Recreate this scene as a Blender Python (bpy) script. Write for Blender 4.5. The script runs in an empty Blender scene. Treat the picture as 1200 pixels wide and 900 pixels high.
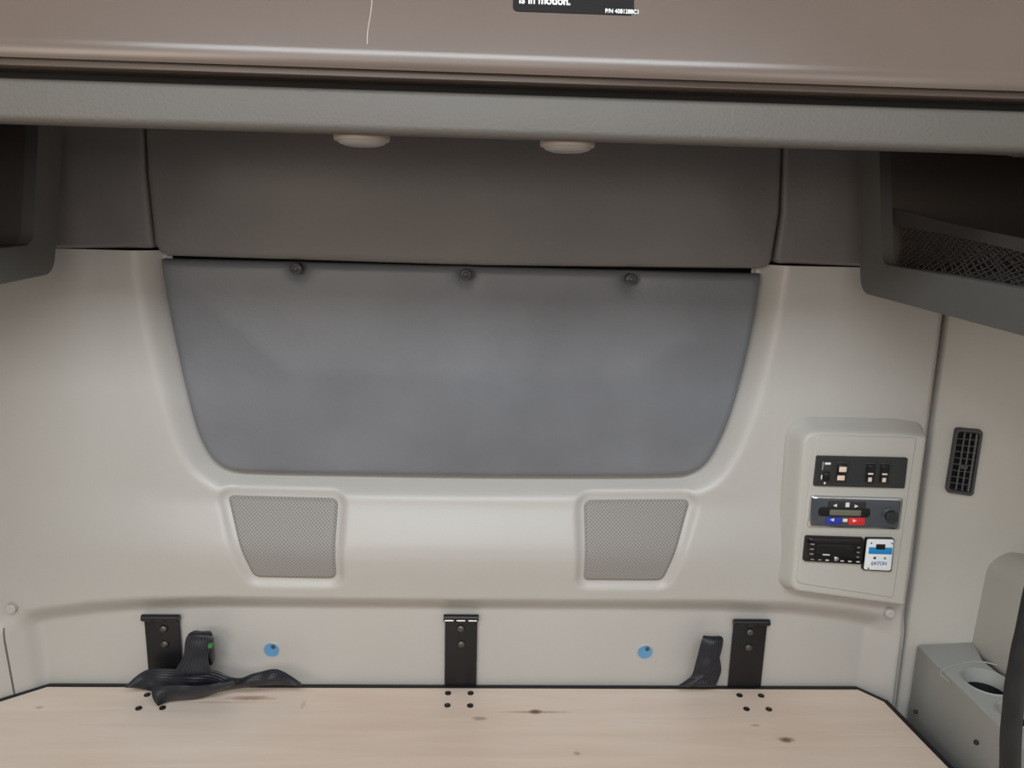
import bpy, bmesh, math, random
import numpy as np
from mathutils import Vector, Matrix
from mathutils.geometry import delaunay_2d_cdt

random.seed(4)
S = bpy.context.scene
COL = S.collection

# ------------------------------------------------------------------ camera
F = 900.0
YAW, PITCH, ROLL = math.radians(-2.1), math.radians(12.2), math.radians(1.45)
CAM = np.array([0.10, -1.40, 1.50])


def cam_axes():
    cy, sy, cp, sp, cr, sr = (math.cos(YAW), math.sin(YAW), math.cos(PITCH), math.sin(PITCH), math.cos(ROLL), math.sin(ROLL))
    r = np.array([cy, sy, 0.]); f0 = np.array([-sy, cy, 0.]); up = np.array([0, 0, 1.])
    f = f0 * cp - up * sp
    u = up * cp + f0 * sp
    return r * cr + u * sr, u * cr - r * sr, f


AR, AU, AF = cam_axes()


def ray(px, py):
    return AF + AR * (px - 600) / F + AU * (450 - py) / F


def UY(px, py, Y):          # meet the plane y = Y
    d = ray(px, py); return CAM + d * (Y - CAM[1]) / d[1]


def UZ(px, py, Z):
    d = ray(px, py); return CAM + d * (Z - CAM[2]) / d[2]


def UX(px, py, X):
    d = ray(px, py); return CAM + d * (X - CAM[0]) / d[0]


def UP(px, py, p0, n):
    d = ray(px, py); n = np.array(n, float)
    return CAM + d * ((np.array(p0) - CAM) @ n) / (d @ n)


def XZ(pts, Y):
    return [(float(p[0]), float(p[2])) for p in (UY(a, b, Y) for a, b in pts)]


cd = bpy.data.cameras.new('camera')
cam = bpy.data.objects.new('camera', cd)
COL.objects.link(cam)
cd.sensor_width = 36.0
cd.lens = 36.0 * F / 1200.0
cd.clip_start = 0.02
M3 = Matrix((AR.tolist(), AU.tolist(), (-AF).tolist())).transposed()
cam.matrix_world = Matrix.Translation(CAM.tolist()) @ M3.to_4x4()
S.camera = cam

# ------------------------------------------------------------------ materials


def lin(c):
    return tuple(((x / 255) / 12.92 if x / 255 <= .04045 else ((x / 255 + .055) / 1.055) ** 2.4) for x in c) + (1.0,)


def mat(name, rgb, rough=.5, metal=0., bump=0., scale=300., var=0., vscale=3., spec=.5, sheen=0., coat=0.):
    m = bpy.data.materials.new(name); m.use_nodes = True
    nt = m.node_tree; b = nt.nodes['Principled BSDF']
    b.inputs['Base Color'].default_value = lin(rgb)
    b.inputs['Roughness'].default_value = rough
    b.inputs['Metallic'].default_value = metal
    b.inputs['Specular IOR Level'].default_value = spec
    b.inputs['Coat Weight'].default_value = coat
    tc = nt.nodes.new('ShaderNodeTexCoord')
    if bump:
        n = nt.nodes.new('ShaderNodeTexNoise'); n.inputs['Scale'].default_value = scale
        n.inputs['Detail'].default_value = 3
        nt.links.new(tc.outputs['Object'], n.inputs['Vector'])
        bp = nt.nodes.new('ShaderNodeBump'); bp.inputs['Strength'].default_value = bump
        bp.inputs['Distance'].default_value = .002
        nt.links.new(n.outputs['Fac'], bp.inputs['Height'])
        nt.links.new(bp.outputs['Normal'], b.inputs['Normal'])
    if var:
        n = nt.nodes.new('ShaderNodeTexNoise'); n.inputs['Scale'].default_value = vscale
        n.inputs['Detail'].default_value = 4
        nt.links.new(tc.outputs['Object'], n.inputs['Vector'])
        mr = nt.nodes.new('ShaderNodeMapRange')
        mr.inputs['From Min'].default_value = .3; mr.inputs['From Max'].default_value = .7
        mr.inputs['To Min'].default_value = 1 - var; mr.inputs['To Max'].default_value = 1 + var
        nt.links.new(n.outputs['Fac'], mr.inputs['Value'])
        mx = nt.nodes.new('ShaderNodeMix'); mx.data_type = 'RGBA'; mx.blend_type = 'MULTIPLY'
        mx.inputs['Factor'].default_value = 1
        mx.inputs['A'].default_value = lin(rgb)
        nt.links.new(mr.outputs['Result'], mx.inputs['B'])
        nt.links.new(mx.outputs['Result'], b.inputs['Base Color'])
    return m


M = {}
M['wall'] = mat('beige_moulded_plastic', (184, 181, 175), .38, bump=.10, scale=420, var=.03, vscale=2.5)
M['side'] = mat('beige_side_plastic', (188, 185, 177), .45, bump=.10, scale=420, var=.03, vscale=2.5)
M['console'] = mat('grey_console_plastic', (160, 162, 158), .42, bump=.12, scale=420)
M['pod'] = mat('pod_plastic', (188, 186, 178), .45, bump=.08, scale=420)
M['vinyl'] = mat('grey_vinyl', (110, 106, 104), .5, bump=.18, scale=160, var=.06, vscale=6)
M['cover'] = mat('slate_vinyl', (113, 115, 119), .46, bump=.2, scale=140, var=.10, vscale=7)
M['button'] = mat('dark_button', (70, 70, 72), .35)
M['bin'] = mat('dark_grey_bin_plastic', (94, 93, 90), .5, bump=.12, scale=380)
M['liner'] = mat('bin_liner', (84, 78, 73), .5)
M['lip'] = mat('grey_textured_plastic', (84, 79, 72), .55, bump=.25, scale=260, var=.04, vscale=8)
M['black'] = mat('black_steel', (17, 17, 19), .45, bump=.05, scale=200)
M['blackgloss'] = mat('black_gloss', (14, 14, 16), .22)
M['rubber'] = mat('black_rubber', (20, 20, 22), .55)
M['darkgap'] = mat('dark_gap', (26, 25, 24), .8)  # near-black colour stands in for shade inside open gaps
M['seam'] = mat('seam_shadow_grey', (98, 94, 88), .8)
M['steel'] = mat('bright_steel', (120, 118, 114), .42, metal=1.)
M['glint'] = mat('pin_glint', (225, 225, 225), .3, metal=1.)
M['chrome'] = mat('chrome', (215, 217, 220), .15, metal=1.)
M['lens'] = mat('frosted_lens', (158, 154, 148), .3, bump=.05, scale=200)
M['lampring'] = mat('lamp_ring', (172, 156, 146), .35)
M['blue'] = mat('blue_plastic_film', (96, 150, 192), .3)
M['white'] = mat('white_print', (235, 235, 232), .5)
M['dim'] = mat('grey_print', (150, 150, 148), .5)
M['ventgrey'] = mat('vent_charcoal', (66, 66, 66), .4)
M['slat'] = mat('vent_slat_grey', (92, 92, 92), .4)
M['pocket'] = mat('pocket_plastic', (150, 152, 146), .5, bump=.1, scale=420)
M['switch'] = mat('charcoal_plastic', (46, 47, 48), .42, bump=.05, scale=300)
M['rocker'] = mat('rocker_black', (18, 18, 19), .35)
M['hvac'] = mat('dark_pewter_plastic', (72, 76, 82), .25, coat=.4)
M['lcd'] = mat('lcd_grey', (112, 112, 98), .25)
M['bluekey'] = mat('blue_key', (42, 62, 165), .4)
M['redkey'] = mat('red_key', (222, 48, 50), .4)
M['sticker'] = mat('sticker_white', (238, 242, 244), .4)
M['cyan'] = mat('sticker_blue', (30, 140, 205), .4)
M['logo'] = mat('logo_blue', (40, 92, 150), .4)
M['amber'] = mat('amber_mark', (238, 214, 196), .5)
M['green'] = mat('green_tab', (58, 120, 62), .4)
M['label'] = mat('black_label', (16, 14, 13), .6, spec=.25)
M['net'] = mat('net_cord', (58, 54, 52), .7)
M['floor'] = mat('cab_floor', (70, 68, 66), .7, bump=.2, scale=90)
M['ceil'] = mat('headliner', (150, 146, 140), .8, bump=.2, scale=200)
M['green_dot'] = mat('green_grey_key', (120, 160, 140), .4)


def belt_mat():
    m = mat('navy_webbing', (27, 30, 38), .42)
    nt = m.node_tree; b = nt.nodes['Principled BSDF']
    uv = nt.nodes.new('ShaderNodeUVMap')
    w = nt.nodes.new('ShaderNodeTexWave'); w.inputs['Scale'].default_value = 2.2
    w.bands_direction = 'Y'
    nt.links.new(uv.outputs['UV'], w.inputs['Vector'])
    bp = nt.nodes.new('ShaderNodeBump'); bp.inputs['Strength'].default_value = .25; bp.inputs['Distance'].default_value = .003
    nt.links.new(w.outputs['Fac'], bp.inputs['Height'])
    nt.links.new(bp.outputs['Normal'], b.inputs['Normal'])
    return m


M['belt'] = belt_mat()


def mesh_mat():
    m = mat('speaker_mesh_cloth', (166, 162, 156), .6)
    nt = m.node_tree; b = nt.nodes['Principled BSDF']
    tc = nt.nodes.new('ShaderNodeTexCoord')
    sx_ = nt.nodes.new('ShaderNodeSeparateXYZ'); nt.links.new(tc.outputs['Object'], sx_.inputs[0])
    cx_ = nt.nodes.new('ShaderNodeCombineXYZ'); nt.links.new(sx_.outputs['X'], cx_.inputs['X']); nt.links.new(sx_.outputs['Z'], cx_.inputs['Y'])
    mp = nt.nodes.new('ShaderNodeMapping'); mp.inputs['Rotation'].default_value = (0, 0, math.radians(45))
    nt.links.new(cx_.outputs[0], mp.inputs['Vector'])
    v = nt.nodes.new('ShaderNodeTexVoronoi'); v.voronoi_dimensions = '2D'; v.inputs['Scale'].default_value = 210
    v.inputs['Randomness'].default_value = 0.0
    nt.links.new(mp.outputs['Vector'], v.inputs['Vector'])
    r = nt.nodes.new('ShaderNodeValToRGB')
    r.color_ramp.elements[0].position = .28; r.color_ramp.elements[0].color = lin((122, 119, 115))
    r.color_ramp.elements[1].position = .5; r.color_ramp.elements[1].color = lin((158, 155, 150))
    nt.links.new(v.outputs['Distance'], r.inputs['Fac'])
    nt.links.new(r.outputs['Color'], b.inputs['Base Color'])
    return m


M['mesh'] = mesh_mat()


def bunk_mat():
    m = mat('brown_bunk_panel', (98, 85, 76), .27, bump=.02, scale=60, var=.06, vscale=5)
    nt = m.node_tree; b = nt.nodes['Principled BSDF']
    # a fine pale scratch that runs down the panel
    tc = nt.nodes.new('ShaderNodeTexCoord')
    sp = nt.nodes.new('ShaderNodeSeparateXYZ'); nt.links.new(tc.outputs['Object'], sp.inputs[0])
    p = UY(438, 30, -.53)
    n = nt.nodes.new('ShaderNodeTexNoise'); n.noise_dimensions = '1D'; n.inputs['Scale'].default_value = 9
    nt.links.new(sp.outputs['Z'], n.inputs['W'])
    a = nt.nodes.new('ShaderNodeMath'); a.operation = 'MULTIPLY_ADD'
    nt.links.new(n.outputs['Fac'], a.inputs[0]); a.inputs[1].default_value = .012; a.inputs[2].default_value = float(p[0]) - .006
    d = nt.nodes.new('ShaderNodeMath'); d.operation = 'SUBTRACT'
    nt.links.new(sp.outputs['X'], d.inputs[0]); nt.links.new(a.outputs[0], d.inputs[1])
    ab = nt.nodes.new('ShaderNodeMath'); ab.operation = 'ABSOLUTE'; nt.links.new(d.outputs[0], ab.inputs[0])
    lt = nt.nodes.new('ShaderNodeMath'); lt.operation = 'LESS_THAN'; nt.links.new(ab.outputs[0], lt.inputs[0]); lt.inputs[1].default_value = .0004
    mx = nt.nodes.new('ShaderNodeMix'); mx.data_type = 'RGBA'
    z0 = nt.nodes.new('ShaderNodeMath'); z0.operation = 'GREATER_THAN'; nt.links.new(sp.outputs['Z'], z0.inputs[0])
    z0.inputs[1].default_value = float(UY(438, 63, -.53)[2])
    mu = nt.nodes.new('ShaderNodeMath'); mu.operation = 'MULTIPLY'
    nt.links.new(lt.outputs[0], mu.inputs[0]); nt.links.new(z0.outputs[0], mu.inputs[1])
    h = nt.nodes.new('ShaderNodeMath'); h.operation = 'MULTIPLY'; h.inputs[1].default_value = .45
    nt.links.new(mu.outputs[0], h.inputs[0])
    nt.links.new(h.outputs[0], mx.inputs['Factor'])
    src = b.inputs['Base Color'].links[0].from_socket
    nt.links.new(src, mx.inputs['A']); mx.inputs['B'].default_value = lin((226, 214, 200))
    nt.links.new(mx.outputs['Result'], b.inputs['Base Color'])
    return m


M['bunk'] = bunk_mat()

# ------------------------------------------------------------------ helpers


def mesh_obj(name, verts, faces, m, parent=None, smooth=True, loc=None):
    me = bpy.data.meshes.new(name)
    me.from_pydata([tuple(map(float, v)) for v in verts], [], [tuple(map(int, f)) for f in faces])
    me.update()
    bm = bmesh.new(); bm.from_mesh(me)
    bmesh.ops.recalc_face_normals(bm, faces=bm.faces)
    bm.to_mesh(me); bm.free()
    if smooth:
        me.shade_smooth()
    if m:
        me.materials.append(m)
    o = bpy.data.objects.new(name, me); COL.objects.link(o)
    if parent:
        o.parent = parent
    return o


def sharp(o, deg=35):
    me = o.data
    me.shade_smooth()
    me.set_sharp_from_angle(angle=math.radians(deg))
    return o


def bevel(o, w, seg=3, ang=30):
    b = o.modifiers.new('bevel', 'BEVEL'); b.width = w; b.segments = seg
    b.limit_method = 'ANGLE'; b.angle_limit = math.radians(ang); b.harden_normals = False
    return bake(o)


def bake(o):
    dg = bpy.context.evaluated_depsgraph_get()
    me = bpy.data.meshes.new_from_object(o.evaluated_get(dg))
    o.modifiers.clear(); o.data = me
    return o


def bm_obj(name, bm, m, parent=None, smooth=True, deg=35):
    me = bpy.data.meshes.new(name); bm.to_mesh(me); bm.free()
    me.materials.append(m)
    o = bpy.data.objects.new(name, me); COL.objects.link(o)
    if parent:
        o.parent = parent
    if smooth:
        sharp(o, deg)
    return o


def tag(o, label, cat, group=None):
    o['label'] = label; o['category'] = cat
    if group:
        o['group'] = group
    return o


def thing(name, loc, label, cat, group=None):
    """an Empty at the thing's base; parts are kept in world coordinates through the parent inverse"""
    e = bpy.data.objects.new(name, None); COL.objects.link(e)
    e.location = tuple(map(float, loc)); e.empty_display_size = .05
    tag(e, label, cat, group)
    return e


def adopt(root):
    """parts were modelled in world space: keep them where they are"""
    bpy.context.view_layer.update()
    for ch in root.children:
        ch.matrix_parent_inverse = root.matrix_world.inverted()


def struct(o):
    o['kind'] = 'structure'; return o


def rounded(poly, rad, seg=6):
    n = len(poly); out = []
    for i in range(n):
        p = np.array(poly[i], float); a = np.array(poly[i - 1], float); b = np.array(poly[(i + 1) % n], float)
        r = rad[i] if isinstance(rad, (list, tuple)) else rad
        if r <= 0:
            out.append(tuple(p)); continue
        u = a - p; v = b - p; lu, lv = np.linalg.norm(u), np.linalg.norm(v); u /= lu; v /= lv
        ang = math.acos(max(-1, min(1, u @ v)))
        t = min(r / math.tan(ang / 2), lu * .49, lv * .49); rr = t * math.tan(ang / 2)
        c = p + (u + v) / np.linalg.norm(u + v) * rr / math.sin(ang / 2)
        s = p + u * t - c; e = p + v * t - c
        a0 = math.atan2(s[1], s[0]); a1 = math.atan2(e[1], e[0]); da = (a1 - a0 + math.pi) % (2 * math.pi) - math.pi
        for k in range(seg + 1):
            an = a0 + da * k / seg
            out.append((c[0] + rr * math.cos(an), c[1] + rr * math.sin(an)))
    return out


def spline(pts, n=8, closed=False):
    P = [np.array(p, float) for p in pts]; out = []
    N = len(P)
    for i in range(N if closed else N - 1):
        if closed:
            p0, p1, p2, p3 = P[i - 1], P[i], P[(i + 1) % N], P[(i + 2) % N]
        else:
            p0, p1, p2, p3 = P[max(i - 1, 0)], P[i], P[i + 1], P[min(i + 2, N - 1)]
        for k in range(n):
            t = k / n
            out.append(.5 * ((2 * p1) + (-p0 + p2) * t + (2 * p0 - 5 * p1 + 4 * p2 - p3) * t * t + (-p0 + 3 * p1 - 3 * p2 + p3) * t ** 3))
    if not closed:
        out.append(P[-1])
    return out


def dense(poly, step):
    out = []; n = len(poly)
    for i in range(n):
        a = np.array(poly[i], float); b = np.array(poly[(i + 1) % n], float)
        k = max(1, int(np.linalg.norm(b - a) / step))
        for j in range(k):
            out.append(tuple(a + (b - a) * j / k))
    return out


def sdf(P, poly):
    """signed distance (negative inside) of points P (n,2) to a polygon"""
    P = np.asarray(P, float); A = np.asarray(poly, float); B = np.roll(A, -1, 0)
    d = np.full(len(P), 1e18); ins = np.zeros(len(P), bool)
    for a, b in zip(A, B):
        e = b - a; w = P - a
        t = np.clip((w @ e) / max(e @ e, 1e-18), 0, 1)
        q = w - t[:, None] * e
        d = np.minimum(d, (q * q).sum(1))
        c = (a[1] > P[:, 1]) != (b[1] > P[:, 1])
        if c.any():
            with np.errstate(divide='ignore', invalid='ignore'):
                xi = a[0] + (P[:, 1] - a[1]) * e[0] / e[1]
            ins ^= c & (P[:, 0] < xi)
    d = np.sqrt(d)
    return np.where(ins, -d, d)


def sst(x, a, b):
    t = np.clip((x - a) / (b - a), 0, 1)
    return t * t * (3 - 2 * t)


def puff(name, outline, hfn, depth, m, parent=None, Y=0., step=.012, grid=.02, rings=(), mapf=None, back=True):
    """a plate with a given outline in (x,z), its front at y = Y - h(d,x,z), d = inset from the edge"""
    ol = dense(outline, step)
    ar = sum(ol[i - 1][0] * ol[i][1] - ol[i][0] * ol[i - 1][1] for i in range(len(ol)))
    if ar < 0:
        ol = ol[::-1]
    n = len(ol); O = np.array(ol)
    tan = np.roll(O, -1, 0) - np.roll(O, 1, 0); tan /= np.linalg.norm(tan, axis=1)[:, None]
    nin = np.stack([-tan[:, 1], tan[:, 0]], 1)
    pts = [tuple(p) for p in O]; last = 0
    for r in rings:
        q = O + nin * r
        dq = -sdf(q, O)
        for p, dd in zip(q, dq):
            if dd > r * .93:
                pts.append(tuple(p))
        last = r
    lo, hi = O.min(0), O.max(0)
    gx = np.arange(lo[0], hi[0], grid); gz = np.arange(lo[1], hi[1], grid)
    G = np.stack(np.meshgrid(gx, gz), -1).reshape(-1, 2)
    if len(G):
        G = G[-sdf(G, O) > last + min(grid, step) * .6]
    pts += [tuple(p) for p in G]
    vs, es, fs, *_ = delaunay_2d_cdt([Vector(p) for p in pts], [(i, (i + 1) % n) for i in range(n)], [], 1, 1e-6)
    V = np.array([tuple(v) for v in vs])
    d = np.maximum(-sdf(V, O), 0)
    h = hfn(d, V[:, 0], V[:, 1]) * np.ones(len(V))
    mp = mapf or (lambda x, z, hh: (x, Y - hh, z))
    verts = [mp(V[i, 0], V[i, 1], h[i]) for i in range(len(V))]
    faces = [tuple(f) for f in fs]
    # boundary skirt: use the first n input points (they keep their order in the output)
    idx = []
    from mathutils import kdtree
    kd = kdtree.KDTree(len(V))
    for i, p in enumerate(V):
        kd.insert((p[0], p[1], 0), i)
    kd.balance()
    for p in ol:
        idx.append(kd.find((p[0], p[1], 0))[1])
    b0 = len(verts)
    for i in idx:
        verts.append(mp(V[i, 0], V[i, 1], h[i] - depth if depth > 0 else h[i]))
    if depth > 0:
        for i in range(n):
            j = (i + 1) % n
            if idx[i] != idx[j]:
                faces.append((idx[i], idx[j], b0 + j, b0 + i))
        if back:
            faces.append(tuple(range(b0, b0 + n)))
    o = mesh_obj(name, verts, faces, m, parent)
    o.data.set_sharp_from_angle(angle=math.radians(50))
    return o


def box_bm(bm, c, s, bev=0., seg=2, rot=None):
    r = bmesh.ops.create_cube(bm, size=1)
    vs = r['verts']
    bmesh.ops.scale(bm, vec=s, verts=vs)
    if rot is not None:
        bmesh.ops.rotate(bm, cent=(0, 0, 0), matrix=rot, verts=vs)
    bmesh.ops.translate(bm, vec=c, verts=vs)
    if bev:
        es = list({e for v in vs for e in v.link_edges})
        bmesh.ops.bevel(bm, geom=es, offset=bev, segments=seg, affect='EDGES', profile=.5)


def tube_bm(bm, pts, r, sides=8):
    P = [Vector(p) for p in pts]; rings = []
    up = Vector((0, 0, 1))
    for i, p in enumerate(P):
        t = (P[min(i + 1, len(P) - 1)] - P[max(i - 1, 0)]).normalized()
        a = t.cross(up)
        if a.length < 1e-3:
            a = t.cross(Vector((1, 0, 0)))
        a.normalize(); b = t.cross(a).normalized()
        rings.append([bm.verts.new(p + (a * math.cos(2 * math.pi * k / sides) + b * math.sin(2 * math.pi * k / sides)) * r) for k in range(sides)])
    for q, w in zip(rings, rings[1:]):
        for k in range(sides):
            bm.faces.new((q[k], q[(k + 1) % sides], w[(k + 1) % sides], w[k]))
    bm.faces.new(rings[0][::-1]); bm.faces.new(rings[-1])


def lathe_bm(bm, prof, axis_o, axis='Y', seg=32, sgn=-1):
    """prof: list of (radius, along) ; along is measured towards -axis when sgn=-1"""
    rings = []
    for r, a in prof:
        ring = []
        for k in range(seg):
            c, s = math.cos(2 * math.pi * k / seg), math.sin(2 * math.pi * k / seg)
            if axis == 'Y':
                p = (axis_o[0] + r * c, axis_o[1] + sgn * a, axis_o[2] + r * s)
            else:
                p = (axis_o[0] + r * c, axis_o[1] + r * s, axis_o[2] + sgn * a)
            ring.append(bm.verts.new(p))
        rings.append(ring)
    for q, w in zip(rings, rings[1:]):
        for k in range(seg):
            bm.faces.new((q[k], q[(k + 1) % seg], w[(k + 1) % seg], w[k]))
    bm.faces.new(rings[-1])
    bm.faces.new(rings[0][::-1])
    bmesh.ops.recalc_face_normals(bm, faces=bm.faces)


def ribbon(name, A, B, th, m, parent=None, n=8, wavy=0.):
    """webbing between two rails"""
    A = spline(A, n); B = spline(B, n); K = 8
    verts = []; faces = []; N = len(A)
    for i in range(N):
        for k in range(K + 1):
            t = k / K
            p = A[i] * (1 - t) + B[i] * t
            q = p + np.array([0, -1, .4]) * wavy * math.sin(t * math.pi) * (1 + .35 * math.sin(i * .7))
            verts.append(q)
    for i in range(N - 1):
        for k in range(K):
            a = i * (K + 1) + k
            faces.append((a, a + 1, a + K + 2, a + K + 1))
    o = mesh_obj(name, verts, faces, m, parent)
    uvl = o.data.uv_layers.new(name='UVMap')
    for l in o.data.loops:
        v = l.vertex_index; uvl.data[l.index].uv = ((v // (K + 1)) * .2, (v % (K + 1)) / K * 1.5)
    s = o.modifiers.new('s', 'SOLIDIFY'); s.thickness = th; s.offset = 0
    bake(o); sharp(o, 60)
    return o


def text_mesh(name, body, size, m, parent, loc, bold=False, mapf=None, align='LEFT', sx=1., off=0.):
    cu = bpy.data.curves.new(name, 'FONT'); cu.body = body; cu.size = size; cu.align_x = align
    cu.extrude = .0002; cu.offset = off
    o = bpy.data.objects.new(name, cu); COL.objects.link(o)
    dg = bpy.context.evaluated_depsgraph_get()
    me = bpy.data.meshes.new_from_object(o.evaluated_get(dg))
    bpy.data.objects.remove(o); bpy.data.curves.remove(cu)
    for v in me.vertices:
        x, z, h = v.co.x * sx, v.co.y, v.co.z
        v.co = mapf(x, z, h) if mapf else (loc[0] + x, loc[1] - h, loc[2] + z)
    me.materials.clear(); me.materials.append(m)
    r = bpy.data.objects.new(name, me); COL.objects.link(r)
    if parent:
        r.parent = parent
    return r


def quadpatch(px, Y, r=.002):
    return rounded(XZ(px, Y), r, 5)


# ------------------------------------------------------------------ key planes
YU = -.03                                  # front of the upper moulding
ZB = float(UY(550, 805.5, -.012)[2])       # top of the bunk board
print('board z', ZB)

# ---- window outline on the upper moulding (also the cover)
WIN_PX = [(184, 296), (186, 318), (192, 355), (203, 410), (214, 459), (226, 503), (237, 528), (249, 544), (266, 553), (300, 556.5),
          (420, 559), (560, 561), (700, 561.5), (790, 560.5), (812, 557), (828, 548), (841, 530), (855, 500), (868, 460), (880, 412), (890, 360), (896, 318), (897, 312)]
WIN = XZ(WIN_PX, YU)
WIN = [tuple(p) for p in spline(WIN, 4)]
WIN_CUT = [(WIN[0][0], WIN[0][1] + .3)] + WIN + [(WIN[-1][0], WIN[-1][1] + .3)]
SPK_L = rounded(XZ([(261, 583), (396, 586.5), (396.5, 677), (298, 676)], YU - .012), [.008, .012, .014, .018])
SPK_R = rounded(XZ([(684, 588.5), (814, 588), (777, 681), (682, 679)], YU - .012), [.014, .010, .016, .010])

# lip line (where the upper moulding ends) in X -> Z
LIP = XZ([(-80, 732), (-10, 733), (40, 722), (100, 714), (170, 708.5), (250, 706), (400, 707), (560, 708), (720, 709), (850, 711), (940, 715), (1000, 722), (1045, 731), (1100, 735)], YU - .02)
LX = [p[0] for p in LIP]; LZ = [p[1] for p in LIP]
SEAM_T = UY(1110, 372, YU); SEAM_B = UY(1041, 818, 0.)
LSB = XZ([(13, 815)], -.05)[0]; LST = XZ([(2, 738)], -.045)[0]


def seam_x(z):
    t = (z - SEAM_B[2]) / (SEAM_T[2] - SEAM_B[2])
    return SEAM_B[0] + (SEAM_T[0] - SEAM_B[0]) * t


def lower_turn(X):
    """the lower wall turns towards the front at both ends (the board follows with chamfered corners)"""
    xl = float(UY(62, 800, 0)[0]); xr = float(UY(1000, 806, 0)[0])
    return .75 * np.maximum(xl - X, 0) * sst(xl - X, 0, .03) + .55 * np.maximum(X - xr, 0) * sst(X - xr, 0, .03)


def wall_h(X, Z):
    lz = np.interp(X, LX, LZ)
    up = sst(Z - lz, -.040, .014)                      # 1 on the upper moulding
    P = np.stack([X, Z], 1)
    h = np.full(len(X), .03)
    # the moulding swells towards its lower lip
    zw = float(WIN[len(WIN) // 2][1])
    mid = np.exp(-((X - .02) / .60) ** 4)
    tz = np.clip(((zw - .012) - Z) / np.maximum((zw - .012) - lz, .02), 0, 1)
    h = h + .042 * sst(tz, 0, .60) * (1 - .65 * sst(tz, .45, 1.12)) * (.10 + .90 * mid)
    # broad soft frame around the window: shoulder that falls into the recess
    d = sdf(P, WIN_CUT)
    below = sst(-(Z - (zw - .01)), 0, .05)
    h = h + .007 * np.exp(-(np.maximum(d, 0) / .095) ** 2) * (1 - below)
    h = h - .034 * (1 - sst(d, -.006, .044)) - .008 * np.exp(-np.maximum(d, 0) / .02) * (d > -.006)
    # speaker dishes
    for spk in (SPK_L, SPK_R):
        ds = sdf(P, spk)
        h = h - .011 * (1 - sst(ds, .000, .019))
    h = h * up + lower_turn(X) * (1 - up)
    # roll back at the right seam
    e = seam_x(Z) - X
    h = h - .016 * (1 - sst(e, 0, .014))
    return h


# ------------------------------------------------------------------ back wall
def build_wall():
    nx, nz = 470, 270
    zlo, zhi = ZB - .10, float(UY(560, 311, YU)[2]) + .012
    zz = np.linspace(zlo, zhi, nz); XLft = -1.16
    X = []; Z = []
    for z in zz:
        X.append(np.linspace(XLft, seam_x(z), nx)); Z.append(np.full(nx, z))
    X = np.concatenate(X); Z = np.concatenate(Z)
    H = wall_h(X, Z)
    # shallow ring marks of the plug covers
    for px, py in ((1080, 480),):
        p = UY(px, py, YU); r = np.hypot(X - p[0], Z - p[2])
        H += .0012 * (1 - sst(r, .007, .010))
    idx = np.arange(nx * nz).reshape(nz, nx)
    faces = np.stack([idx[:-1, :-1], idx[:-1, 1:], idx[1:, 1:], idx[1:, :-1]], -1).reshape(-1, 4)
    cen_ = np.stack([X, Z], 1)[faces].mean(1)
    faces = faces[sdf(cen_, WIN_CUT) > -.014]        # the window opening behind the cover
    me = bpy.data.meshes.new('wall_back')
    me.from_pydata(np.stack([X, -H, Z], 1).tolist(), [], faces.tolist()); me.update()
    me.shade_smooth(); me.materials.append(M['wall'])
    o = bpy.data.objects.new('wall_back', me); COL.objects.link(o)
    return struct(o)


build_wall()
# dark strip painting the shaded joint at the far left of the lower wall
sv = []
for t in np.linspace(0, 1, 14):
    x = LST[0] + (LSB[0] - LST[0]) * t; z = LST[1] + (LSB[1] - .02 - LST[1]) * t
    for dx in (-.0012, .0012):
        for dh in (-.004, .0006):
            sv.append((x + dx, -float(wall_h(np.array([x + dx]), np.array([z]))[0]) - dh, z))
sf = []
for k in range(13):
    a = 4 * k; b = a + 4
    sf += [(a, a + 1, b + 1, b), (a + 1, a + 3, b + 3, b + 1), (a + 3, a + 2, b + 2, b + 3), (a + 2, a, b, b + 2)]
sf += [(0, 2, 3, 1), (52, 53, 55, 54)]
struct(mesh_obj('seam_strip_left', sv, sf, M['seam'], None, smooth=False))
bm = bmesh.new(); box_bm(bm, (0, .12, 1.2), (2.6, .04, 2.4))
struct(bm_obj('wall_rear_shell', bm, M['darkgap']))  # near-black backing so open joints in front read as shaded

# small round plug covers on the lip corners
for i, (px, py, lab) in enumerate(((12, 714, 'small round beige plug at the left end of the wall lip'), (1043.5, 719.5, 'small round beige plug under the control panel corner'))):
    p = UY(px, py, -.042)
    bm = bmesh.new(); lathe_bm(bm, [(.0095, -.03), (.0095, .0002), (.008, .0018), (.003, .0022)], (p[0], p[1], p[2]), 'Y', 24)
    tag(bm_obj('screw_plug', bm, M['wall']), lab, 'plug', 'round plugs on the wall lip')

# ------------------------------------------------------------------ padded panels above
YP = -.035


def pad_h(amp, r, belly):
    def f(d, x, z):
        t = np.clip(d / r, 0, 1)
        return amp * np.sqrt(np.maximum(1 - (1 - t) ** 2, 0)) + belly * sst(d, 0, .14)
    return f


def pad(name, px_pts, rad, label, amp=.010, r=.007, belly=.012, Y=YP + .01):
    ol = rounded(XZ(px_pts, Y - .02), rad, 6)
    o = puff(name, ol, pad_h(amp, r, belly), .03, M['vinyl'], None, Y=Y, step=.014, grid=.022, rings=(.0008, .002, .004, .007, .012, .022, .035))
    return tag(o, label, 'padded panel')


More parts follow.
